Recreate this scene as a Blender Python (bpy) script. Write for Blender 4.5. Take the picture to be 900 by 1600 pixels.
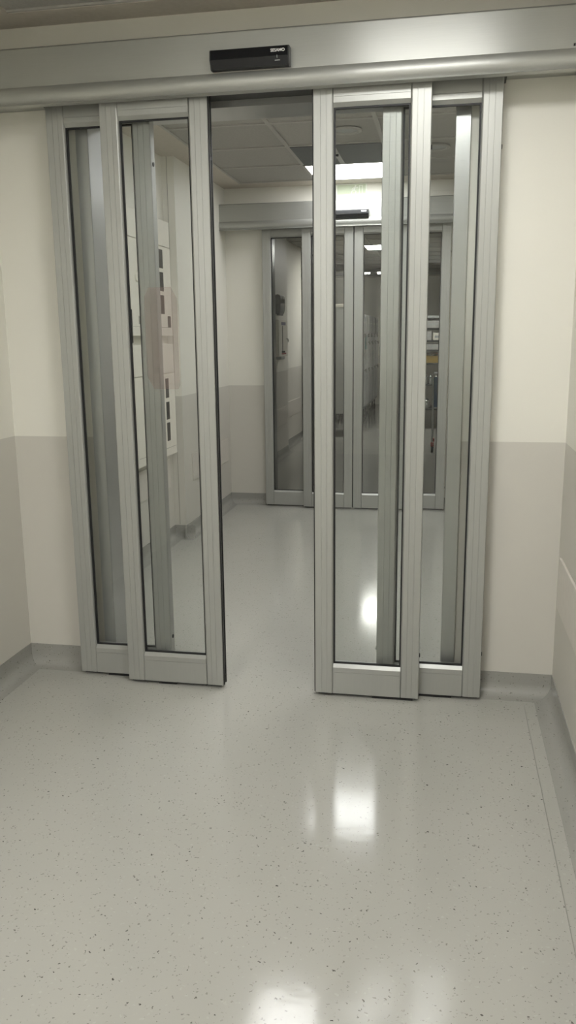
import bpy, bmesh, math, random
from mathutils import Vector, Matrix, Euler
random.seed(7)
C = bpy.context.scene.collection
for o in list(bpy.data.objects): bpy.data.objects.remove(o)
PI = math.pi

# ------------------------------------------------------------------ camera, world, exposure
cam = bpy.data.cameras.new('camera'); co = bpy.data.objects.new('camera', cam); C.objects.link(co)
YAW, PITCH, ROLL = .1887, .2083, -.0109
cy, sy, cp, sp = math.cos(YAW), math.sin(YAW), math.cos(PITCH), math.sin(PITCH)
fwd, rt, up = Vector((-sy, cy, 0)), Vector((cy, sy, 0)), Vector((0, 0, 1))
f2 = cp*fwd - sp*up; u2 = cp*up + sp*fwd
cr, sr = math.cos(ROLL), math.sin(ROLL)
r3 = cr*rt + sr*u2; u3 = -sr*rt + cr*u2
M = Matrix(((r3.x, u3.x, -f2.x, 0), (r3.y, u3.y, -f2.y, -3.006), (r3.z, u3.z, -f2.z, 1.3202), (0, 0, 0, 1)))
co.matrix_world = M
cam.sensor_fit = 'VERTICAL'; cam.sensor_height = 36; cam.lens = 36*1294.05/1600
cam.clip_start = .02; cam.clip_end = 60
bpy.context.scene.camera = co
w = bpy.data.worlds.new('world'); bpy.context.scene.world = w; w.use_nodes = True
w.node_tree.nodes['Background'].inputs[0].default_value = (.6, .62, .65, 1)
w.node_tree.nodes['Background'].inputs[1].default_value = .02
vs = bpy.context.scene.view_settings
vs.view_transform = 'Standard'; vs.look = 'None'; vs.gamma = 1; vs.use_curve_mapping = False
vs.exposure = 0.0
NEAR_E, COR_E, FAR_E = 57, 14, 8.5        # luminance of the ceiling panels in each room

# ------------------------------------------------------------------ materials
def s2l(c):
    return tuple(((v/255)/12.92 if v/255 <= .04045 else ((v/255+.055)/1.055)**2.4) for v in c) + (1,)
def mat(name, rgb, rough=.5, metal=0., **kw):
    m = bpy.data.materials.new(name); m.use_nodes = True
    b = m.node_tree.nodes['Principled BSDF']
    b.inputs['Base Color'].default_value = s2l(rgb); b.inputs['Roughness'].default_value = rough; b.inputs['Metallic'].default_value = metal
    for k, v in kw.items(): b.inputs[k.replace('_', ' ')].default_value = v
    return m
def nd(m, t, **kw):
    n = m.node_tree.nodes.new(t)
    for k, v in kw.items(): setattr(n, k, v)
    return n
def ln(m, a, b): m.node_tree.links.new(a, b)
def noise_mix(m, scale, c1, c2, stretch=(1, 1, 1), lo=.3, hi=.7, bump=0., detail=3):
    """procedural two tone mottling of the base colour in object space, with an optional fine bump"""
    tc = nd(m, 'ShaderNodeTexCoord'); mp = nd(m, 'ShaderNodeMapping'); mp.inputs['Scale'].default_value = stretch
    nz = nd(m, 'ShaderNodeTexNoise'); nz.inputs['Scale'].default_value = scale; nz.inputs['Detail'].default_value = detail
    rp = nd(m, 'ShaderNodeValToRGB'); rp.color_ramp.elements[0].position = lo; rp.color_ramp.elements[1].position = hi
    rp.color_ramp.elements[0].color = s2l(c1); rp.color_ramp.elements[1].color = s2l(c2)
    ln(m, tc.outputs['Object'], mp.inputs[0]); ln(m, mp.outputs[0], nz.inputs['Vector']); ln(m, nz.outputs[0], rp.inputs[0])
    b = m.node_tree.nodes['Principled BSDF']; ln(m, rp.outputs[0], b.inputs['Base Color'])
    if bump:
        bp = nd(m, 'ShaderNodeBump'); bp.inputs['Strength'].default_value = bump; bp.inputs['Distance'].default_value = .002
        ln(m, nz.outputs[0], bp.inputs['Height']); ln(m, bp.outputs[0], b.inputs['Normal'])
    return rp
def wall_mat(name, hi, lo, line, z0=.94):
    """painted wall: cream above, grey wall sheet below, thin joint between"""
    m = mat(name, hi, .45); b = m.node_tree.nodes['Principled BSDF']
    g = nd(m, 'ShaderNodeNewGeometry'); sx = nd(m, 'ShaderNodeSeparateXYZ'); ln(m, g.outputs['Position'], sx.inputs[0])
    rp = nd(m, 'ShaderNodeValToRGB'); rp.color_ramp.interpolation = 'CONSTANT'
    e = rp.color_ramp.elements; e[0].position = 0; e[0].color = s2l(lo); e[1].position = z0/3; e[1].color = s2l(line)
    e2 = e.new((z0+.004)/3); e2.color = s2l(hi)
    dv = nd(m, 'ShaderNodeMath', operation='DIVIDE'); dv.inputs[1].default_value = 3
    ln(m, sx.outputs['Z'], dv.inputs[0]); ln(m, dv.outputs[0], rp.inputs[0]); ln(m, rp.outputs[0], b.inputs['Base Color'])
    nz = nd(m, 'ShaderNodeTexNoise'); nz.inputs['Scale'].default_value = 90; nz.inputs['Detail'].default_value = 3
    ln(m, g.outputs['Position'], nz.inputs['Vector'])
    bp = nd(m, 'ShaderNodeBump'); bp.inputs['Strength'].default_value = .08; bp.inputs['Distance'].default_value = .002
    ln(m, nz.outputs[0], bp.inputs['Height']); ln(m, bp.outputs[0], b.inputs['Normal'])
    return m
def floor_mat(name, base, base2, rough, spec=True):
    m = mat(name, base, rough); b = m.node_tree.nodes['Principled BSDF']
    b.inputs['IOR'].default_value = 1.46
    g = nd(m, 'ShaderNodeNewGeometry'); pos = g.outputs['Position']
    n1 = nd(m, 'ShaderNodeTexNoise'); n1.inputs['Scale'].default_value = 3.0; n1.inputs['Detail'].default_value = 3; ln(m, pos, n1.inputs['Vector'])
    mx = nd(m, 'ShaderNodeMix', data_type='RGBA'); mx.inputs['A'].default_value = s2l(base); mx.inputs['B'].default_value = s2l(base2)
    ln(m, n1.outputs[0], mx.inputs['Factor'])
    col = mx.outputs['Result']
    # pale and dark chips pressed into the vinyl
    for sc, off, thr, rad, c in ((105, (0, 0, 0), .45, .20, (118, 116, 108)), (55, (3, 7, 1), .6, .12, (82, 78, 72)), (75, (11, 2, 5), .78, .18, (66, 62, 58)), (70, (5, 9, 2), .55, .22, tuple(v+4 for v in base))):
        mp = nd(m, 'ShaderNodeMapping'); mp.inputs['Location'].default_value = off; ln(m, pos, mp.inputs[0])
        nzz = nd(m, 'ShaderNodeTexNoise'); nzz.inputs['Scale'].default_value = 110; ln(m, mp.outputs[0], nzz.inputs['Vector'])
        ad = nd(m, 'ShaderNodeMixRGB', blend_type='LINEAR_LIGHT'); ad.inputs[0].default_value = .008
        ln(m, mp.outputs[0], ad.inputs[1]); ln(m, nzz.outputs['Color'], ad.inputs[2])
        v = nd(m, 'ShaderNodeTexVoronoi'); v.inputs['Scale'].default_value = sc; ln(m, ad.outputs[0], v.inputs['Vector'])
        sx = nd(m, 'ShaderNodeSeparateColor'); ln(m, v.outputs['Color'], sx.inputs[0])
        a = nd(m, 'ShaderNodeMath', operation='LESS_THAN'); a.inputs[1].default_value = rad; ln(m, v.outputs['Distance'], a.inputs[0])
        q = nd(m, 'ShaderNodeMath', operation='GREATER_THAN'); q.inputs[1].default_value = thr; ln(m, sx.outputs[0], q.inputs[0])
        t = nd(m, 'ShaderNodeMath', operation='MULTIPLY'); ln(m, a.outputs[0], t.inputs[0]); ln(m, q.outputs[0], t.inputs[1])
        t2 = nd(m, 'ShaderNodeMath', operation='MULTIPLY'); ln(m, t.outputs[0], t2.inputs[0]); ln(m, sx.outputs[1], t2.inputs[1])
        m2 = nd(m, 'ShaderNodeMix', data_type='RGBA'); ln(m, t2.outputs[0], m2.inputs['Factor']); ln(m, col, m2.inputs['A']); m2.inputs['B'].default_value = s2l(c)
        col = m2.outputs['Result']
    ln(m, col, b.inputs['Base Color'])
    n2 = nd(m, 'ShaderNodeTexNoise'); n2.inputs['Scale'].default_value = 26; n2.inputs['Detail'].default_value = 2; ln(m, pos, n2.inputs['Vector'])
    bp = nd(m, 'ShaderNodeBump'); bp.inputs['Strength'].default_value = .16; bp.inputs['Distance'].default_value = .0012
    ln(m, n2.outputs[0], bp.inputs['Height']); ln(m, bp.outputs[0], b.inputs['Normal'])
    return m
def alu_mat(name, rgb, rough, metal, axis='X', aniso=0., streak=(1, 1, 60)):
    m = mat(name, rgb, rough, metal); b = m.node_tree.nodes['Principled BSDF']
    b.inputs['Anisotropic'].default_value = aniso
    tg = nd(m, 'ShaderNodeTangent'); tg.direction_type = 'RADIAL'; tg.axis = axis
    if aniso: ln(m, tg.outputs[0], b.inputs['Tangent'])
    dk = tuple(int(v*.985) for v in rgb)
    noise_mix(m, 9, dk, rgb, streak)
    return m
def glass_mat(name, tint):
    m = bpy.data.materials.new(name); m.use_nodes = True; nt = m.node_tree; nt.nodes.clear()
    out = nd(m, 'ShaderNodeOutputMaterial'); mx = nd(m, 'ShaderNodeMixShader')
    tr = nd(m, 'ShaderNodeBsdfTransparent'); tr.inputs[0].default_value = tint
    gl = nd(m, 'ShaderNodeBsdfGlossy'); gl.inputs['Roughness'].default_value = .0
    fr = nd(m, 'ShaderNodeFresnel'); fr.inputs[0].default_value = 1.45
    ln(m, fr.outputs[0], mx.inputs[0]); ln(m, tr.outputs[0], mx.inputs[1]); ln(m, gl.outputs[0], mx.inputs[2]); ln(m, mx.outputs[0], out.inputs[0])
    return m
def film_mat(name, rgb, alpha):
    m = mat(name, rgb, .4); m.node_tree.nodes['Principled BSDF'].inputs['Alpha'].default_value = alpha; return m
def emit_mat(name, rgb, e):
    m = mat(name, rgb, .5); b = m.node_tree.nodes['Principled BSDF']
    b.inputs['Emission Color'].default_value = s2l(rgb); b.inputs['Emission Strength'].default_value = e; return m

WALL = wall_mat('wall_paint', (225, 223, 213), (200, 197, 188), (217, 215, 206))
PLASTER = mat('plaster', (200, 193, 182), .7); noise_mix(PLASTER, 60, (196, 189, 178), (204, 197, 186), bump=.05)
TILE = mat('ceiling_tile', (166, 164, 158), .8); noise_mix(TILE, 120, (160, 158, 152), (170, 168, 162), bump=.15)
TBAR = mat('ceiling_grid_paint', (172, 170, 164), .5); noise_mix(TBAR, 40, (168, 166, 160), (176, 174, 168))
FLOOR = floor_mat('vinyl_floor', (169, 168, 161), (164, 163, 156), .115)
COVE = floor_mat('vinyl_cove', (152, 151, 145), (148, 147, 141), .2)
ALU = alu_mat('anodised_aluminium', (168, 169, 164), .40, .45, 'Z', .0, (60, 60, 1))
ALUH = alu_mat('brushed_aluminium', (172, 173, 168), .37, .65, 'X', .75, (1, 60, 60))
ALUJ = alu_mat('jamb_aluminium', (176, 177, 175), .3, .7, 'Z', .0, (60, 60, 1))
DARKM = alu_mat('dark_track', (60, 61, 60), .5, .5, 'X', 0, (1, 40, 40))
RUBBER = mat('black_rubber', (16, 16, 17), .55); noise_mix(RUBBER, 200, (13, 13, 14), (20, 20, 21))
BLACKP = mat('black_plastic', (14, 15, 19), .22); noise_mix(BLACKP, 80, (12, 13, 17), (17, 18, 22))
GLASS = glass_mat('door_glass', (.96, .97, .965, 1))
STICK = film_mat('translucent_sticker', (150, 124, 116), .15); noise_mix(STICK, 30, (146, 120, 112), (154, 128, 120))
CAB = mat('cabinet_enamel', (226, 222, 210), .4); noise_mix(CAB, 40, (223, 219, 207), (229, 225, 213))
CABL = mat('cabinet_seam', (150, 147, 138), .5); noise_mix(CABL, 40, (146, 143, 134), (154, 151, 142))
DGREY = mat('smoked_window', (62, 60, 56), .3); noise_mix(DGREY, 30, (58, 56, 52), (68, 66, 62))
WHITE = mat('white_print', (235, 235, 232), .5); noise_mix(WHITE, 50, (232, 232, 229), (238, 238, 235))
GREY = mat('grey_enamel', (168, 170, 168), .45); noise_mix(GREY, 30, (164, 166, 164), (172, 174, 172))
VENT = mat('vent_grey', (96, 98, 98), .6); noise_mix(VENT, 300, (84, 86, 86), (106, 108, 108), bump=.2)
CHROME = mat('chrome', (205, 208, 208), .16, .95); noise_mix(CHROME, 20, (200, 203, 203), (210, 213, 213))
TEAL = mat('teal_card', (16, 92, 92), .5); noise_mix(TEAL, 60, (14, 86, 86), (20, 98, 98))
BLUE = mat('blue_plastic', (28, 84, 128), .4); noise_mix(BLUE, 30, (26, 80, 122), (30, 88, 134))
RED = mat('red_plastic', (150, 44, 30), .4); noise_mix(RED, 30, (145, 41, 28), (156, 47, 33))
YEL = mat('yellow_bin', (150, 124, 50), .45); noise_mix(YEL, 30, (145, 119, 46), (156, 130, 55))
CARD = mat('pale_carton', (170, 168, 164), .7); noise_mix(CARD, 25, (160, 158, 154), (178, 176, 172))
BAG = mat('white_bag', (210, 205, 200), .5); noise_mix(BAG, 18, (188, 140, 80), (222, 220, 216), lo=.35, hi=.5)
INK = mat('violet_print', (108, 104, 128), .5); noise_mix(INK, 90, (100, 96, 120), (120, 116, 140))
INKR = mat('red_print', (150, 70, 66), .5); noise_mix(INKR, 90, (140, 62, 58), (160, 80, 76))
SIGNW = mat('sign_white', (236, 240, 228), .4); noise_mix(SIGNW, 30, (233, 237, 225), (239, 243, 231))
SIGNG = mat('sign_pale_green', (196, 206, 180), .4); noise_mix(SIGNG, 30, (192, 202, 176), (200, 210, 184))
LAMPA = emit_mat('door_panel_light', (253, 252, 250), NEAR_E*.44)
LAMPN = emit_mat('near_panel_light', (253, 252, 250), NEAR_E)
LAMPC = emit_mat('corridor_panel_light', (252, 252, 252), COR_E)
LAMPF = emit_mat('far_panel_light', (255, 252, 246), FAR_E*4)

# ------------------------------------------------------------------ mesh helpers
class MB:
    def __init__(s): s.bm = bmesh.new()
    def box(s, x0, x1, y0, y1, z0, z1, bev=0, seg=2):
        if x0 > x1: x0, x1 = x1, x0
        if y0 > y1: y0, y1 = y1, y0
        g = bmesh.ops.create_cube(s.bm, size=1)['verts']
        for v in g: v.co = Vector(((x0+x1)/2+v.co.x*(x1-x0), (y0+y1)/2+v.co.y*(y1-y0), (z0+z1)/2+v.co.z*(z1-z0)))
        if bev:
            ed = list({e for v in g for e in v.link_edges})
            bmesh.ops.bevel(s.bm, geom=ed, offset=bev, segments=seg, affect='EDGES', profile=.5)
        return s
    def prism(s, pts, a0, a1, axis):
        """extrude the closed polygon pts along axis: 'z' -> pts are (x,y), 'x' -> (y,z), 'y' -> (x,z)"""
        f = {'z': lambda p, a: (p[0], p[1], a), 'x': lambda p, a: (a, p[0], p[1]), 'y': lambda p, a: (p[0], a, p[1])}[axis]
        A = [s.bm.verts.new(f(p, a0)) for p in pts]; B = [s.bm.verts.new(f(p, a1)) for p in pts]
        n = len(pts)
        for i in range(n): s.bm.faces.new((A[i], A[(i+1) % n], B[(i+1) % n], B[i]))
        s.bm.faces.new(A[::-1]); s.bm.faces.new(B)
        return s
    def tube(s, pts, r, n=10):
        pts = [Vector(p) for p in pts]; rings = []
        for i, p in enumerate(pts):
            d = (pts[min(i+1, len(pts)-1)] - pts[max(i-1, 0)]).normalized()
            a = d.orthogonal().normalized() if i == 0 else (rings_a - d*rings_a.dot(d)).normalized()
            rings_a = a; b = d.cross(a)
            rr = r[i] if isinstance(r, (list, tuple)) else r
            rings.append([s.bm.verts.new(p + rr*(math.cos(2*PI*k/n)*a + math.sin(2*PI*k/n)*b)) for k in range(n)])
        for q in range(len(rings)-1):
            for k in range(n): s.bm.faces.new((rings[q][k], rings[q][(k+1) % n], rings[q+1][(k+1) % n], rings[q+1][k]))
        s.bm.faces.new(rings[0][::-1]); s.bm.faces.new(rings[-1])
        return s
    def disc(s, c, d, r, h, n=20, bev=0):
        d = Vector(d).normalized(); c = Vector(c)
        if bev: return s.tube([c, c+d*(h-bev), c+d*h], [r, r, r-bev], n)
        return s.tube([c, c+d*h], r, n)
    def build(s, name, m, parent=None, smooth=False):
        bmesh.ops.recalc_face_normals(s.bm, faces=s.bm.faces)
        if parent is not None:
            q = parent; off = Vector((0, 0, 0))
            while q: off += q.location; q = q.parent
            bmesh.ops.translate(s.bm, vec=-off, verts=s.bm.verts)
        me = bpy.data.meshes.new(name); s.bm.to_mesh(me); s.bm.free(); me.materials.append(m)
        if smooth:
            for p in me.polygons: p.use_smooth = True
            me.set_sharp_from_angle(angle=math.radians(35))
        o = bpy.data.objects.new(name, me); C.objects.link(o)
        if parent is not None: o.parent = parent
        return o
def thing(name, loc, label, cat, group=None):
    o = bpy.data.objects.new(name, None); C.objects.link(o); o.location = loc
    o.empty_display_size = .1
    return tag(o, label, cat, group)
def tag(o, label, cat, group=None):
    o['label'] = label; o['category'] = cat; o['kind'] = 'thing'
    if group: o['group'] = group
    return o
def struct(name, mb, m, smooth=False):
    o = mb.build(name, m, None, smooth); o['kind'] = 'structure'; return o

# ------------------------------------------------------------------ layout (metres)
XL, XR = -1.67, .415            # near corridor
RX, PX = -1.775, -1.695         # recessed and projecting faces of the middle corridor's left wall
PY = 2.22                       # where the projecting part starts
T = .15                         # thickness of the two walls with doors
O1 = (-1.335, .057)             # near opening
L = 3.43; O2 = (-1.39, .005)    # far wall, far opening
FX, FX2 = -1.80, -1.885         # far room's left wall, and after its step
YB, YE = -6.6, 13.6
H, HN = 2.42, 2.405
DH = 2.10

# ------------------------------------------------------------------ setting
struct('floor', MB().box(-3.2, 2.6, YB, YE, -.06, 0), FLOOR)
struct('trim_1', MB().box(.3095, .3115, -6.3, -.09, 0, .0006), mat('floor_weld', (128, 127, 120), .4))
struct('wall_left', MB().box(XL-.12, XL, YB, 0, 0, 2.7), WALL)
struct('wall_right', MB().box(XR, XR+.12, YB, L, 0, 2.7), WALL)
struct('wall_back', MB().box(XL, XR, YB-.1, YB, 0, 2.7), WALL)
def door_wall(name, y, xa, xb, o):
    b = MB(); b.box(xa, o[0], y, y+T, 0, 2.7); b.box(o[1], xb, y, y+T, 0, 2.7); b.box(o[0], o[1], y, y+T, DH, 2.7)
    return struct(name, b, WALL)
door_wall('wall_front', 0, -1.90, XR, O1)
door_wall('wall_far', L, -2.0, 2.6, O2)
struct('wall_corridor', MB().box(RX-.12, RX, T, PY, 0, 2.7).box(RX-.12, PX, PY, L, 0, 2.7), WALL)
struct('wall_far_left', MB().box(-2.0, FX, L+T, 6.5, 0, 2.7).box(-2.0, FX2, 6.5, 7.95, 0, 2.7).box(-3.2, -2.0, 7.8, 7.95, 0, 2.7), WALL)
struct('wall_far_side', MB().box(-3.2, -3.1, 7.95, YE, 0, 2.7), WALL)
struct('wall_far_right', MB().box(2.5, 2.6, L+T, YE, 0, 2.7), WALL)
struct('wall_far_back', MB().box(-3.2, 2.6, YE-.1, YE, 0, 2.7), WALL)

# ceilings: lay-in tiles, grid bars and a plastered border
def ceiling(name, x0, x1, y0, y1, z, gx, gy, border):
    holes_x = (border[0], border[1]); holes_y = (border[2], border[3])
    b = MB(); b.box(holes_x[0], holes_x[1], holes_y[0], holes_y[1], z+.008, z+.05)
    struct(name, b, TILE)
    g = MB()
    for x in gx: g.box(x-.011, x+.011, holes_y[0], holes_y[1], z+.001, z+.0075)
    for y in gy: g.box(holes_x[0], holes_x[1], y-.011, y+.011, z+.0012, z+.0078)
    struct(name+'_grid', g, TBAR)
    p = MB(); p.box(x0, holes_x[0], y0, y1, z, z+.05); p.box(holes_x[1], x1, y0, y1, z, z+.05)
    p.box(holes_x[0], holes_x[1], y0, holes_y[0], z, z+.05); p.box(holes_x[0], holes_x[1], holes_y[1], y1, z, z+.05)
    struct(name+'_border', p, PLASTER)
ceiling('ceiling', XL, XR, YB, 0, HN, (-.965, -.40, .165), [-.13-.55*k for k in range(0, 12)], (-1.5, .30, -6.4, -.13))
ceiling('ceiling_corridor', RX, XR, T, L, H, (-1.53, -.965, -.40, .165), (.5, 1.05, 1.6, 2.15, 2.70, 3.25), (-1.535, .30, .3, 3.26))
ceiling('ceiling_far', -3.1, 2.5, L+T, YE-.1, H, [-.965+.565*k for k in range(-3, 6)], [4.25+.575*k for k in range(16)], (-2.9, 2.3, 3.9, 13.2))

# coved vinyl skirting
def cove(name, p0, p1, nrm, h=.085):
    """profile swept from p0 to p1; nrm points into the room"""
    prof = [(0, 0), (0, h), (.003, h)]
    for k in range(7):
        a = PI + (PI/2)*k/6; prof.append((.003+.042+.042*math.cos(a), .044+.042*math.sin(a)))
    prof.append((.066, .0003)); prof.append((.066, 0))
    bm = MB(); p0 = Vector((*p0, 0)); p1 = Vector((*p1, 0)); n = Vector((*nrm, 0))
    A = [bm.bm.verts.new(p0+n*u+Vector((0, 0, v))) for u, v in prof]; B = [bm.bm.verts.new(p1+n*u+Vector((0, 0, v))) for u, v in prof]
    for i in range(len(prof)): j = (i+1) % len(prof); bm.bm.faces.new((A[i], A[j], B[j], B[i]))
    bm.bm.faces.new(A[::-1]); bm.bm.faces.new(B)
    return struct(name, bm, COVE, True)
cove('baseboard_left', (XL, YB), (XL, 0), (1, 0))
cove('baseboard_right', (XR, YB), (XR, 0), (-1, 0))
cove('baseboard_front_left', (XL, 0), (O1[0], 0), (0, -1))
cove('baseboard_front_right', (O1[1], 0), (XR, 0), (0, -1))
cove('baseboard_corridor_recess', (RX, T), (RX, PY), (1, 0))
cove('baseboard_corridor_pier', (RX, PY), (PX+.062, PY), (0, -1))
cove('baseboard_corridor_left', (PX, PY-.04), (PX, L), (1, 0))
cove('baseboard_corridor_right', (XR, T), (XR, L), (-1, 0))
cove('baseboard_far_wall', (PX, L), (O2[0], L), (0, -1))
cove('baseboard_far_wall_right', (O2[1], L), (XR, L), (0, -1))
cove('baseboard_far_left', (FX, L+T), (FX, 6.5), (1, 0))
cove('baseboard_far_left_recess', (FX2, 6.5), (FX2, 7.95), (1, 0))

# flush wall guard panels between 0.37 and 0.555 m
GUARD = mat('wall_guard', (206, 202, 195), .32); noise_mix(GUARD, 40, (203, 198, 189), (209, 204, 195))
def guard(n, box_): struct('trim_%d' % n, MB().box(*box_, bev=.0025, seg=2), GUARD)
guard(2, (XR-.009, XR, -6.3, -.075, .37, .555))
guard(3, (PX, PX+.009, PY+.17, L-.10, .362, .548))
guard(4, (RX, RX+.009, T+.3, 2.14, .362, .548))
guard(5, (FX, FX+.009, L+T+.3, 6.4, .362, .548))
guard(6, (FX2, FX2+.009, 6.6, 7.8, .362, .548))
# vertical joint on the pier's side
struct('trim_7', MB().box(-1.742, -1.739, PY-.002, PY, .09, H), CABL)

# aluminium linings of the two openings
def lining(n, o, y):
    b = MB()
    for (xa, xb) in ((o[0], o[0]+.047), (o[1]-.050, o[1])):
        b.box(xa, xb, y-.012, y+T+.012, 0, DH, bev=.0015, seg=1)
    b.box(o[0]+.047, o[1]-.05, y-.012, y+T+.012, DH-.003, DH); b.box(o[0], o[1], y-.012, y-.0005, DH, 2.119)
    return struct('door_%d_lining' % n, b, ALUJ)
lining(1, O1, 0); lining(2, O2, L)

# ------------------------------------------------------------------ ceiling panel lights
def panel(x0, x1, y0, y1, z, lamp, label, group=None):
    r = thing('ceiling_light', ((x0+x1)/2, (y0+y1)/2, z-.004), label, 'ceiling light', group)
    f = MB(); e = .012
    f.box(x0, x1, y0, y0+e, z-.004, z+.0075); f.box(x0, x1, y1-e, y1, z-.004, z+.0075)
    f.box(x0, x0+e, y0+e, y1-e, z-.004, z+.0075); f.box(x1-e, x1, y0+e, y1-e, z-.004, z+.0075)
    f.build('frame', TBAR, r)
    MB().box(x0+e, x1-e, y0+e, y1-e, z-.001, z+.006).build('diffuser', lamp, r)
panel(-.40, .165, -1.50, -.95, HN, LAMPA, 'square white ceiling panel light nearest the front door header, on the camera side', 'panel lights on the camera side')
panel(-1.5, -.965, -3.98, -3.43, HN, LAMPN, 'square white ceiling panel light above and behind the camera', 'panel lights on the camera side')
panel(-1.61, -1.10, -5.75, -5.2, HN, LAMPN, 'added fill light, an unseen white ceiling panel farthest behind the camera', 'panel lights on the camera side')  # unseen fill panel, added to brighten the rear leaf stiles behind the glass
panel(-.965, .165, .5, 1.05, H, LAMPC, 'wide white ceiling panel light just inside the corridor, mirrored on the floor')
panel(-.965, -.40, 2.70, 3.25, H, LAMPC, 'bright square ceiling light right before the far door header')
panel(-1.06, -.495, 7.70, 8.275, H, LAMPF, 'small bright panel light on the dim ceiling behind the far doors')

# ceiling grille and downlight rings
g = thing('ceiling_vent', (-.68, 2.425, H), 'dark grey square ceiling grille in front of the bright panel light', 'vent')
MB().box(-.953, -.715, 2.162, 2.688, H-.002, H+.007).build('grille', VENT, g)
MB().box(-.685, -.412, 2.162, 2.688, H-.002, H+.007).build('grille', VENT, g)
MB().box(-.715, -.685, 2.162, 2.688, H-.005, H+.007, bev=.001).build('divider', TBAR, g)
MB().disc((-.70, 2.40, H-.003), (0, 0, -1), .009, .012).build('latch', RUBBER, g)
def ring(x, y, r, label):
    t = thing('ceiling_downlight', (x, y, H), label, 'downlight', 'round fittings in the corridor ceiling')
    pr = [(r, 0), (r-.002, -.007), (r-.020, -.009), (r-.026, -.004), (r-.026, 0)]
    b = bmesh.new(); n = 40; mb = MB(); mb.bm.free(); mb.bm = b
    rows = [[b.verts.new((x+q*math.cos(2*PI*k/n), y+q*math.sin(2*PI*k/n), H+.004+zz)) for k in range(n)] for q, zz in pr]
    for i in range(len(rows)-1):
        for k in range(n): b.faces.new((rows[i][k], rows[i][(k+1) % n], rows[i+1][(k+1) % n], rows[i+1][k]))
    mb.build('rim', TBAR, t, True)
    MB().disc((x, y, H+.006), (0, 0, -1), r-.024, .004, 32).build('diffuser', GREY, t, True)
ring(-.575, 1.84, .085, 'round ceiling downlight nearer the camera, left of the two')
ring(-.115, 2.37, .10, 'round ceiling downlight at right, seen through the right rear door glass')

# ------------------------------------------------------------------ operator headers
def header(y, x0, x1, label, o, zt=2.285, zb=2.10, sens=None):
    """boxed aluminium operator cover with a half round lower edge; y = face of the wall it hangs on"""
    r = thing('door_operator_header', ((x0+x1)/2, y, zb), label, 'door header', 'long aluminium headers over the doors')
    yf = y-.168
    prof = [(y, zt), (yf+.006, zt), (yf, zt-.006), (yf, 2.161), (yf-.0035, 2.1575), (yf-.0075, 2.152), (yf-.0105, 2.145), (yf-.012, 2.137), (yf-.0115, 2.129), (yf-.009, 2.121), (yf-.005, 2.114), (yf+.001, 2.108),
            (yf+.0015, 2.1055), (yf-.008, 2.104), (yf-.010, 2.1015), (yf-.006, 2.0995), (yf+.018, 2.0995), (yf+.018, 2.13), (y, 2.13)]
    MB().prism(prof, x0, x1, 'x').build('cover', ALUH, r, True)
    MB().box(o[0]-.085, o[1]+.105, y-.1495, y-.001, 2.1192, 2.1298).build('track', DARKM, r)
    return r
h1 = header(0, XL, XR, 'long brushed aluminium door header nearest the camera, spanning both walls at the top', O1)
h2 = header(L, PX, XR, 'aluminium door header over the far doors, smaller in the distance', O2)
# bracket plates the headers hide
def text(body, size, loc, rot, m, parent, name='lettering', ext=.0006):
    cu = bpy.data.curves.new(name, 'FONT'); cu.body = body; cu.size = size; cu.extrude = ext; cu.align_x = 'CENTER'; cu.align_y = 'CENTER'; cu.offset = size*.012
    o = bpy.data.objects.new(name, cu); C.objects.link(o)
    dg = bpy.context.evaluated_depsgraph_get(); me = bpy.data.meshes.new_from_object(o.evaluated_get(dg)); bpy.data.objects.remove(o)
    o = bpy.data.objects.new(name, me); C.objects.link(o); me.materials.clear(); me.materials.append(m)
    off = Vector((0, 0, 0)); q = parent
    while q: off += q.location; q = q.parent
    o.location = Vector(loc)-off; o.rotation_euler = rot
    o.parent = parent
    return o
def sensor(x0, x1, y, z0, z1, label, full=True):
    r = thing('motion_sensor', ((x0+x1)/2, y, z0), label, 'motion sensor', 'black sensors on the door headers')
    d = .036
    prof = [(y, z0+.004), (y, z1), (y-d+.003, z1), (y-d, z1-.004), (y-d-.003, z0+.026), (y-d+.010, z0+.002), (y-d+.016, z0), (y-.004, z0)]
    MB().prism(prof, x0+.003, x1-.004, 'x').build('housing', BLACKP, r)
    for xa, xb in ((x0, x0+.003), (x1-.004, x1)):
        MB().prism([(a, b) for a, b in prof], xa, xb, 'x').build('end_cap', DARKM, r)
    tilt = math.atan2(.003, z1-z0-.03)
    if full:
        text('SESAMO', .0125, (x1-.036, y-d-.0026, z1-.0145), (PI/2, 0, 0), WHITE, r)
        MB().box(x1-.0385, x1-.0375, y-d-.0035, y-d-.001, z0+.020, z0+.028).build('marking', GREY, r)
        MB().box(x1-.046, x1-.030, y-d+.001, y-d+.003, z0+.0135, z0+.0150).build('marking', GREY, r)
    else:
        MB().box(x1-.052, x1-.016, y-d-.0015, y-d+.004, z1-.021, z1-.008).build('lettering', WHITE, r)
    return r
sensor(-.775, -.516, -.168, 2.163, 2.2195, 'black bar motion sensor on the nearest header, with small white lettering')
sensor(-.84, -.581, L-.168, 2.153, 2.209, 'black bar motion sensor on the far header', False)
lk = thing('header_key_switch', (.352, -.168, 2.168), 'small black switch at the right end of the near header, cut by the frame', 'switch')
MB().box(.347, .353, -.172, -.168, 2.166, 2.173, bev=.0008).build('housing', BLACKP, lk)
MB().box(.353, .363, -.170, -.168, 2.1665, 2.1725).build('plate', GREY, lk)

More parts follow.
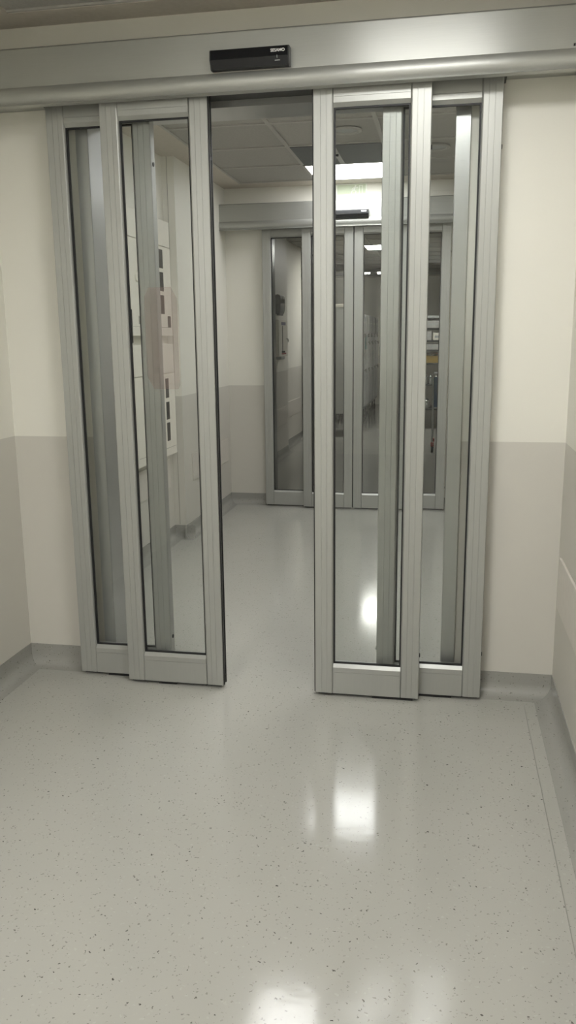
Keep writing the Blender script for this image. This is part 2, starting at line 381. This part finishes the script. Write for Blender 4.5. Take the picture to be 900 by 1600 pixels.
# ------------------------------------------------------------------ sliding glass leaves
W, S, G0, G1, Z0, ZT = .3823, .0668, .1262, 2.049, .012, 2.118
def leaf(x, y, label, group, side, edge_seal=None, stick=False, guide=None):
    """x = left edge, y = front face. side = which edge carries the leading seal ('l'/'r'/None)"""
    r = thing('sliding_door_leaf', (x+W/2, y+.021, 0), label, 'glass door', group)
    D = .042; gx = .0006
    def stile(xo, sg):
        # profile from the outer edge (0) to the glass (S)
        P = [(0, .002), (.002, 0)]
        for q in (.0245, .0445): P += [(q-gx, 0), (q-gx*.4, .0011), (q+gx*.4, .0011), (q+gx, 0)]
        P += [(S-.006, 0), (S-.003, .0015), (S, .006), (S, D-.004), (S-.004, D), (.002, D), (0, D-.002)]
        MB().prism([(xo+sg*a, y+b) for a, b in P], Z0, ZT, 'z').build('stile', ALU, r)
    stile(x, 1); stile(x+W, -1)
    def rail(za, zb, zin, nm):
        # za outer, zin glass side
        sg = 1 if zin > za else -1; hgt = abs(zin-za)
        P = [(0, 0), (0, hgt-.030-gx), (.0018, hgt-.030-gx*.4), (.0018, hgt-.030+gx*.4), (0, hgt-.030+gx), (0, hgt-.012), (.003, hgt-.009), (.012, hgt), (D, hgt), (D, 0)]
        MB().prism([(y+.0006+a, za+sg*b) for a, b in P], x+S, x+W-S, 'x').build(nm, ALU, r)
    rail(Z0, None, G0, 'bottom_rail'); rail(ZT, None, G1, 'top_rail')
    # bead recess + gasket + pane
    gk = MB(); e = .0055; ya, yb = y+.013, y+.0225
    gk.box(x+S, x+S+e, ya, yb, G0, G1); gk.box(x+W-S-e, x+W-S, ya, yb, G0, G1)
    gk.box(x+S+e, x+W-S-e, ya, yb, G0, G0+e); gk.box(x+S+e, x+W-S-e, ya, yb, G1-e, G1)
    gk.build('gasket', RUBBER, r)
    pane = MB(); bmp = pane.bm
    vs_ = [bmp.verts.new(c) for c in ((x+S+.001, y+.0175, G0+.001), (x+W-S-.001, y+.0175, G0+.001), (x+W-S-.001, y+.0175, G1-.001), (x+S+.001, y+.0175, G1-.001))]
    vb = [bmp.verts.new(v.co+Vector((0, .006, 0))) for v in vs_]
    bmp.faces.new(vs_); bmp.faces.new(vb[::-1])
    for i in range(4): bmp.faces.new((vs_[i], vs_[(i+1) % 4], vb[(i+1) % 4], vb[i]))
    gp = pane.build('glass_pane', GLASS, r)
    # black plugs of the edge screws
    for xe, sg in ((x, -1), (x+W, 1)):
        for z in (1.915, .175):
            MB().disc((xe-sg*.0005, y+.021, z), (sg, 0, 0), .0075, .0035, 14, .001).build('screw_plug', RUBBER, r)
    if side:
        xe, sg = (x+W, 1) if side == 'r' else (x, -1)
        sl = MB()
        sl.box(xe, xe+sg*.0035, y+.004, y+.013, Z0+.002, ZT)
        sl.box(xe, xe+sg*.0035, y+.029, y+.038, Z0+.002, ZT)
        sl.build('edge_seal', RUBBER, r)
    MB().box(x+.01, x+W-.01, y+.012, y+.030, .004, Z0+.0005).build('brush_seal', RUBBER, r)
    if guide:
        MB().box(guide[0], guide[1], y+.006, y+.044, 0, .0085, bev=.001, seg=1).build('floor_guide', RUBBER, r)
    if stick:
        def octo(x0, x1, z0, z1, ch, yy, a=(1, 1, 1, 1)):
            pts = []
            for cx_, cz_, sx_, sz_, k in ((x0, z0, 1, 1, 0), (x1, z0, -1, 1, 1), (x1, z1, -1, -1, 2), (x0, z1, 1, -1, 3)):
                c = ch*a[k]; pa = (cx_+sx_*c, cz_); pb = (cx_, cz_+sz_*c*1.9)
                pts += [pb, pa] if k in (0, 2) else [pa, pb]
            return MB().prism(pts, yy, yy+.0004, 'y').build('sticker', STICK, r)
        s_ = octo(-1.066, -.944, 1.140, 1.497, .019, y+.0168, (1.3, .35, 1.1, .9)); s_['label'] = 'translucent reddish sticker with cut corners on the glass'
    return r
YF, YR = -.13, -.0825
gn = 'near sliding glass door leaves'
leaf(-1.411, YR, 'rear glass leaf at left end of the near doors, half covered by another leaf', gn, None, guide=(-1.30, -1.10))
leaf(-.2291, YR, 'rear glass leaf at right end of the near doors, beside the right wall', gn, None, guide=(-.15, .05))
leaf(-1.1914, YF, 'front left aluminium glass leaf with a reddish translucent sticker on its glass', gn, 'r', stick=True, guide=(-1.07, -1.0))
leaf(-.452, YF, 'front right aluminium glass leaf, right of the open gap', gn, 'l', guide=(-.24, -.09))
gf = 'far sliding glass door leaves'
FQ = -.6925
o1 = 2*W-.066
leaf(FQ-o1, L+YR, 'far glass leaf at left beside the cream wall, set behind its neighbour', gf, None)
leaf(FQ+o1-W, L+YR, 'far glass leaf at right, dark room with a blue trolley behind it', gf, None)
leaf(FQ-W-.0038, L+YF, 'far front glass leaf left of the middle joint', gf, 'r')
leaf(FQ+.0038, L+YF, 'far front glass leaf right of the middle joint, wire cages behind it', gf, 'l')

# ------------------------------------------------------------------ exit sign over the far header
sg = thing('exit_sign', (-.727, L, 2.343), 'pale green running man exit sign with white border above the far header', 'sign')
MB().box(-.842, -.612, L-.004, L, 2.335, H-.002).build('board', SIGNW, sg)
MB().box(-.832, -.622, L-.0052, L-.004, 2.345, H-.010).build('field', SIGNG, sg)
rm = MB(); yy0, yy1 = L-.0066, L-.0052
def limb(pts, wd):
    for (ax, az), (bx, bz) in zip(pts[:-1], pts[1:]):
        d = Vector((bx-ax, bz-az)).normalized()*wd/2; n = Vector((-d.y, d.x))
        rm.prism([(ax+n.x-d.x*.6, az+n.y-d.y*.6), (ax-n.x-d.x*.6, az-n.y-d.y*.6), (bx-n.x+d.x*.6, bz-n.y+d.y*.6), (bx+n.x+d.x*.6, bz+n.y+d.y*.6)], yy0, yy1, 'y')
cxs = -.70
limb([(cxs, 2.392), (cxs-.008, 2.372)], .012); limb([(cxs-.008, 2.372), (cxs-.022, 2.366), (cxs-.026, 2.350)], .006)
limb([(cxs-.006, 2.372), (cxs+.008, 2.362), (cxs+.004, 2.349)], .006); limb([(cxs, 2.392), (cxs-.016, 2.385), (cxs-.022, 2.375)], .005)
limb([(cxs+.001, 2.391), (cxs+.016, 2.386), (cxs+.022, 2.392)], .005)
rm.prism([(cxs+.004+.006*math.cos(k*PI/6), 2.4005+.006*math.sin(k*PI/6)) for k in range(12)], yy0, yy1, 'y')
rm.build('pictogram', SIGNW, sg)
fr = MB()
for a in ((cxs+.030, cxs+.034, 2.349, 2.405), (cxs+.052, cxs+.056, 2.349, 2.405), (cxs+.034, cxs+.052, 2.401, 2.405)): fr.box(a[0], a[1], yy0, yy1, a[2], a[3])
fr.build('doorway_symbol', SIGNW, sg)

# ------------------------------------------------------------------ electric cabinets on the recessed corridor wall
def cabinet(z0, z1, seam, slots, lock, plate, label, win=None):
    r = thing('electrical_cabinet', (RX, 1.79, z0), label, 'electrical cabinet', 'white electrical cabinets in the wall recess')
    y0, y1, xf = 1.44, 2.145, -1.715
    MB().box(RX, xf-.012, y0+.008, y1-.008, z0+.006, z1-.006, bev=.004).build('body', CAB, r)
    MB().box(xf-.012, xf-.001, y0, y1, seam+.002, z1, bev=.003).build('cover_panel', CAB, r)
    dr = MB().box(xf-.012, xf, y0, y1, z0, seam-.002, bev=.003).build('door', CAB, r)
    for (ya, yb, za, zb) in slots:
        MB().box(xf-.001, xf+.0015, ya, yb, za, zb, bev=.0012, seg=1).build('window', DGREY, dr)
    MB().disc((xf-.001, lock[0], lock[1]), (1, 0, 0), .024, .010, 24, .003).build('lock', CAB, dr, True)
    MB().box(xf, xf+.003, lock[0]-.004, lock[0]+.004, lock[1]-.012, lock[1]+.012).build('keyhole', CABL, dr) if False else None
    MB().box(xf-.0005, xf+.0015, plate[0], plate[1], plate[2], plate[3]).build('label_plate', CABL, dr)
    MB().box(xf-.0005, xf+.0012, y0+.02, y1-.02, z0+.050, z0+.052).build('lower_groove', CABL, dr)
    return r
sl_u = [(1.955, 2.01, 1.705, 1.835), (1.965, 2.02, 1.545, 1.675), (1.98, 2.03, 1.395, 1.52)]
cabinet(1.335, 2.02, 1.865, [(1.93, 2.0, 1.735, 1.845), (1.93, 2.0, 1.60, 1.712), (1.93, 2.0, 1.465, 1.577), (2.055, 2.11, 1.385, 1.455)], (1.545, 1.655), (1.55, 1.585, 1.40, 1.445), 'upper white cabinet on the recess wall, four dark windows')
cabinet(.59, 1.285, 1.105, [(1.96, 2.02, .955, 1.075), (1.96, 2.02, .82, .93), (1.96, 2.02, .685, .80)], (1.60, .87), (1.60, 1.63, .70, .75), 'lower white cabinet on the recess wall, three dark windows')
cd = thing('wall_switch', (RX, 1.40, 1.31), 'black device on the recess wall, beside the left edge of the cabinets', 'switch')
MB().box(RX, RX+.070, 1.365, 1.432, 1.295, 1.48, bev=.006).build('housing', BLACKP, cd)

# ------------------------------------------------------------------ far room, left wall: dispenser and wall box
d = thing('soap_dispenser', (FX, 5.92, 1.56), 'black soap dispenser on the left wall behind the far doors', 'dispenser')
pr = [(FX, 1.56), (FX, 1.755), (FX+.03, 1.762), (FX+.052, 1.748), (FX+.06, 1.715), (FX+.058, 1.60), (FX+.05, 1.575), (FX+.04, 1.56)]
MB().prism(pr, 5.82, 6.06, 'y').build('housing', BLACKP, d, True)
MB().box(FX+.048, FX+.0615, 5.97, 6.01, 1.715, 1.738, bev=.004).build('window', CHROME, d)
MB().box(FX+.012, FX+.045, 5.84, 6.04, 1.545, 1.562, bev=.004).build('nozzle', RUBBER, d)
wb = thing('key_cabinet', (FX, 6.2, 1.10), 'white wall box with dark stripe and small key, under the black dispenser', 'wall box')
MB().box(FX, FX+.032, 5.80, 6.30, 1.115, 1.50, bev=.004).build('body', CAB, wb)
kd = MB().box(FX+.0325, FX+.042, 5.80, 6.30, 1.115, 1.50, bev=.003).build('door', CAB, wb)
MB().box(FX+.0415, FX+.0435, 5.985, 6.01, 1.16, 1.44).build('stripe', RUBBER, kd)
MB().box(FX+.0415, FX+.0435, 5.93, 6.17, 1.445, 1.478).build('print', INK, kd)
MB().box(FX+.0415, FX+.0435, 5.95, 6.19, 1.135, 1.15).build('print', INKR, kd)
MB().box(FX+.0415, FX+.0438, 5.95, 6.12, 1.152, 1.172).build('print', RUBBER, kd)
MB().tube([(FX+.042, 6.2, 1.30), (FX+.062, 6.2, 1.30), (FX+.065, 6.2, 1.27)], .006).build('key', CHROME, kd)
MB().box(FX, FX+.06, 5.82, 6.02, 1.085, 1.115, bev=.004).build('tray', GREY, wb)

# ------------------------------------------------------------------ far room: grey cabinet, wire cages, shelving, trolley
def caster(mb, x, y, r=.04):
    mb.disc((x-.014, y, r), (1, 0, 0), r, .028, 18, .006)
gc = thing('linen_cabinet', (-1.43, 8.25, 0), 'tall pale grey cabinet on castors seen through the far middle glass', 'cabinet')
MB().box(-1.66, -1.21, 8.0, 8.5, .31, 1.69, bev=.01).build('body', GREY, gc)
MB().box(-1.65, -1.44, 7.985, 7.999, .33, 1.66, bev=.004).build('door', GREY, gc)
MB().box(-1.435, -1.22, 7.985, 7.999, .33, 1.66, bev=.004).build('door', GREY, gc)
MB().box(-1.67, -1.20, 7.98, 8.51, 1.69, 1.73, bev=.004).build('top', CAB, gc)
for x in (-1.62, -1.25):
    for y in (8.05, 8.45):
        k = MB(); caster(k, x, y); k.tube([(x, y, .05), (x, y, .315)], .016); k.build('caster', RUBBER, gc, True)

BARM = mat('zinc_plated_bar', (214, 216, 214), .25, .35); noise_mix(BARM, 30, (208, 210, 208), (220, 222, 220))
def cage(y, label):
    X0, DX, DY = -1.25, .62, .50
    r = thing('wire_cage_trolley', (X0-DX/2, y+DY/2, 0), label, 'wire cage trolley', 'wire cage trolleys parked along the far room')
    zb, zt = .25, 1.60
    for k in range(3):                                     # front bars, hooked over at the top
        yy = y+.02+k*(DY-.04)/2
        MB().tube([(X0, yy, zb), (X0, yy, zt), (X0-.012, yy, zt+.03), (X0-.04, yy, zt+.045), (X0-.07, yy, zt+.03)], (.013 if k in (0, 2) else .007), 10).build('bar', BARM, r, True)
    for z in (zb+.01, zt-.08):
        MB().tube([(X0+.006, y, z), (X0+.006, y+DY, z)], .007, 8).build('cross_rail', CHROME, r, True)
    bk = MB()
    for xx in (X0-DX,):
        for k in range(6): bk.tube([(xx, y+.02+k*(DY-.04)/5, zb), (xx, y+.02+k*(DY-.04)/5, zt)], .006, 6)
    bk.box(X0-DX-.01, X0-DX, y, y+DY, zb, zb+.03); bk.box(X0-DX-.01, X0-DX, y, y+DY, zt-.03, zt)
    bk.build('back_panel', DARKM, r)
    MB().box(X0-DX, X0+.004, y, y+DY, zb-.035, zb, bev=.004).build('base', GREY, r)
    for z in (.62, 1.0, 1.38): MB().box(X0-DX, X0-.03, y+.01, y+DY-.01, z, z+.012).build('shelf', DARKM, r)
    for xx in (X0-.04, X0-DX+.04):
        for yy in (y+.05, y+DY-.05):
            k = MB(); caster(k, xx, yy, .055); k.tube([(xx, yy, .08), (xx, yy, zb-.03)], .012); k.build('caster', RUBBER, r, True)
    for z in (.8, 1.22):
        MB().tube([(X0+.012, y+.28, z), (X0+.03, y+.30, z+.02), (X0+.03, y+.33, z-.03)], .009, 8).build('latch', CHROME, r, True)
    MB().disc((X0+.018, y+.1, 1.33), (1, 0, 0), .026, .03, 14, .010).build('knob', CHROME, r, True)
    return r
ends = ['nearest wire cage trolley in the far room, teal card on its bars', 'second wire cage trolley in the far row', 'third wire cage trolley in the far row', 'fourth wire cage trolley in the far row', 'fifth wire cage trolley, deepest in the far row']
for k in range(5):
    c_ = cage(9.62+k*.56, ends[k])
    if k == 0: MB().box(-1.228, -1.223, 9.78, 10.10, 1.12, 1.34, bev=.001).build('card', TEAL, c_)

# shelving at the right
sh = thing('shelving_rack', (-.1, 9.25, 0), 'dark shelving rack stacked with pale boxes behind the far right glass', 'shelf')
for x in (-.52, .42):
    for y in (9.02, 9.48): MB().box(x-.015, x+.015, y-.015, y+.015, 0, 1.64, bev=.002).build('post', DARKM, sh)
ZS = (.28, .62, .92, 1.10, 1.23, 1.40)
for z in ZS: MB().box(-.535, .435, 9.005, 9.495, z, z+.022, bev=.002).build('shelf', DARKM, sh)
MB().box(-.535, .435, 9.0, 9.5, 1.555, 1.59, bev=.003).build('top_rail', GREY, sh)
MB().box(-.505, .405, 9.46, 9.49, 1.44, 1.55).build('back_panel', CARD, sh)
def carton(x0, x1, z0, h, m, label, dy=0.):
    r = thing('storage_box', ((x0+x1)/2, 9.15, z0), label, 'box', 'pale boxes on the far shelving rack')
    MB().box(x0, x1, 9.03+dy, 9.33+dy, z0, z0+h, bev=.006).build('carton', m, r)
    MB().box(x0+.02, x1-.02, 9.029+dy, 9.032+dy, z0+h*.35, z0+h*.65).build('tape', GREY, r)
carton(-.50, -.34, 1.422, .09, CARD, 'pale box on the top shelf of the far rack, left end')
carton(-.30, -.12, 1.422, .10, CARD, 'pale box on the top shelf of the far rack, middle')
carton(-.08, .14, 1.422, .09, CARD, 'pale box on the top shelf of the far rack, right of the middle one')
carton(-.31, -.22, 1.252, .13, CARD, 'narrow upright pale box on the second shelf of the far rack')
carton(-.20, .02, 1.252, .10, CAB, 'wide pale box on the second shelf of the far rack')
carton(-.48, -.34, 1.252, .11, CARD, 'pale box at the left of the second shelf of the far rack')
carton(-.30, -.09, 1.122, .09, CARD, 'flat pale box on the third shelf of the far rack')
carton(-.06, .2, 1.122, .08, CARD, 'flat pale box right of another on the third shelf of the far rack')
yb_ = thing('storage_bin', (-.2, 9.2, .942), 'yellow bin on the far rack, white bags on top', 'bin')
MB().prism([(-.33, .942), (-.07, .942), (-.06, 1.035), (-.34, 1.035)], 9.02, 9.36, 'y').build('tub', YEL, yb_)
MB().box(-.345, -.055, 9.012, 9.37, 1.028, 1.038, bev=.002).build('rim', YEL, yb_)
bg = MB(); bmesh.ops.create_icosphere(bg.bm, subdivisions=3, radius=1)
for v in bg.bm.verts:
    n = .85+.25*math.sin(7*v.co.x+3*v.co.z)*math.cos(6*v.co.y+2*v.co.x); v.co = Vector((-.2+.115*v.co.x*n, 9.17+.13*v.co.y*n, 1.062+.028*v.co.z*n))
tag(bg.build('plastic_bag', BAG, None, True), 'crumpled white and orange bag lying in the yellow bin', 'bag')
for i, (x, z, rr) in enumerate(((-.30, .642, .035), (-.22, .642, .03), (-.14, .642, .035), (-.27, .302, .05))):
    t = thing('steel_canister', (x, 9.12, z), ['shiny steel canister on the lower shelf of the far rack, leftmost', 'small shiny steel canister on the lower shelf, between two larger', 'shiny steel canister on the lower shelf, next to the blue board', 'shiny steel pot on the bottom shelf of the far rack'][i], 'canister', 'steel canisters on the far rack')
    MB().tube([(x, 9.12, z), (x, 9.12, z+.10), (x, 9.12, z+.115), (x, 9.12, z+.13)], [rr, rr, rr*.8, rr*.35], 18).build('body', CHROME, t, True)
    MB().disc((x, 9.12, z+.128), (0, 0, 1), rr*.3, .015, 12).build('lid_knob', CHROME, t, True)

tr = thing('blue_trolley', (.03, 6.75, 0), 'trolley with blue side board and red and black castor behind the far right glass', 'trolley')
MB().box(-.135, .20, 6.60, 6.625, .52, .86, bev=.004).build('side_board', BLUE, tr)
for x in (-.145, .205):
    for y in (6.61, 7.0): MB().tube([(x, y, .11), (x, y, .90)], .010, 10).build('post', GREY, tr, True)
MB().box(-.14, .20, 6.62, 7.0, .88, .90, bev=.004).build('top', GREY, tr)
MB().box(-.14, .20, 6.62, 7.0, .50, .515, bev=.004).build('shelf', GREY, tr)
for x in (-.14, .20):
    for y in (6.61, 7.0):
        k = MB(); k.disc((x-.013, y, .042), (1, 0, 0), .042, .026, 20, .006); kk = k.build('caster', RUBBER, tr, True)
        MB().prism([(y-.03, .075), (y+.03, .06), (y+.03, .12), (y-.03, .12)], x-.018, x+.018, 'x').build('fork', RED, kk)
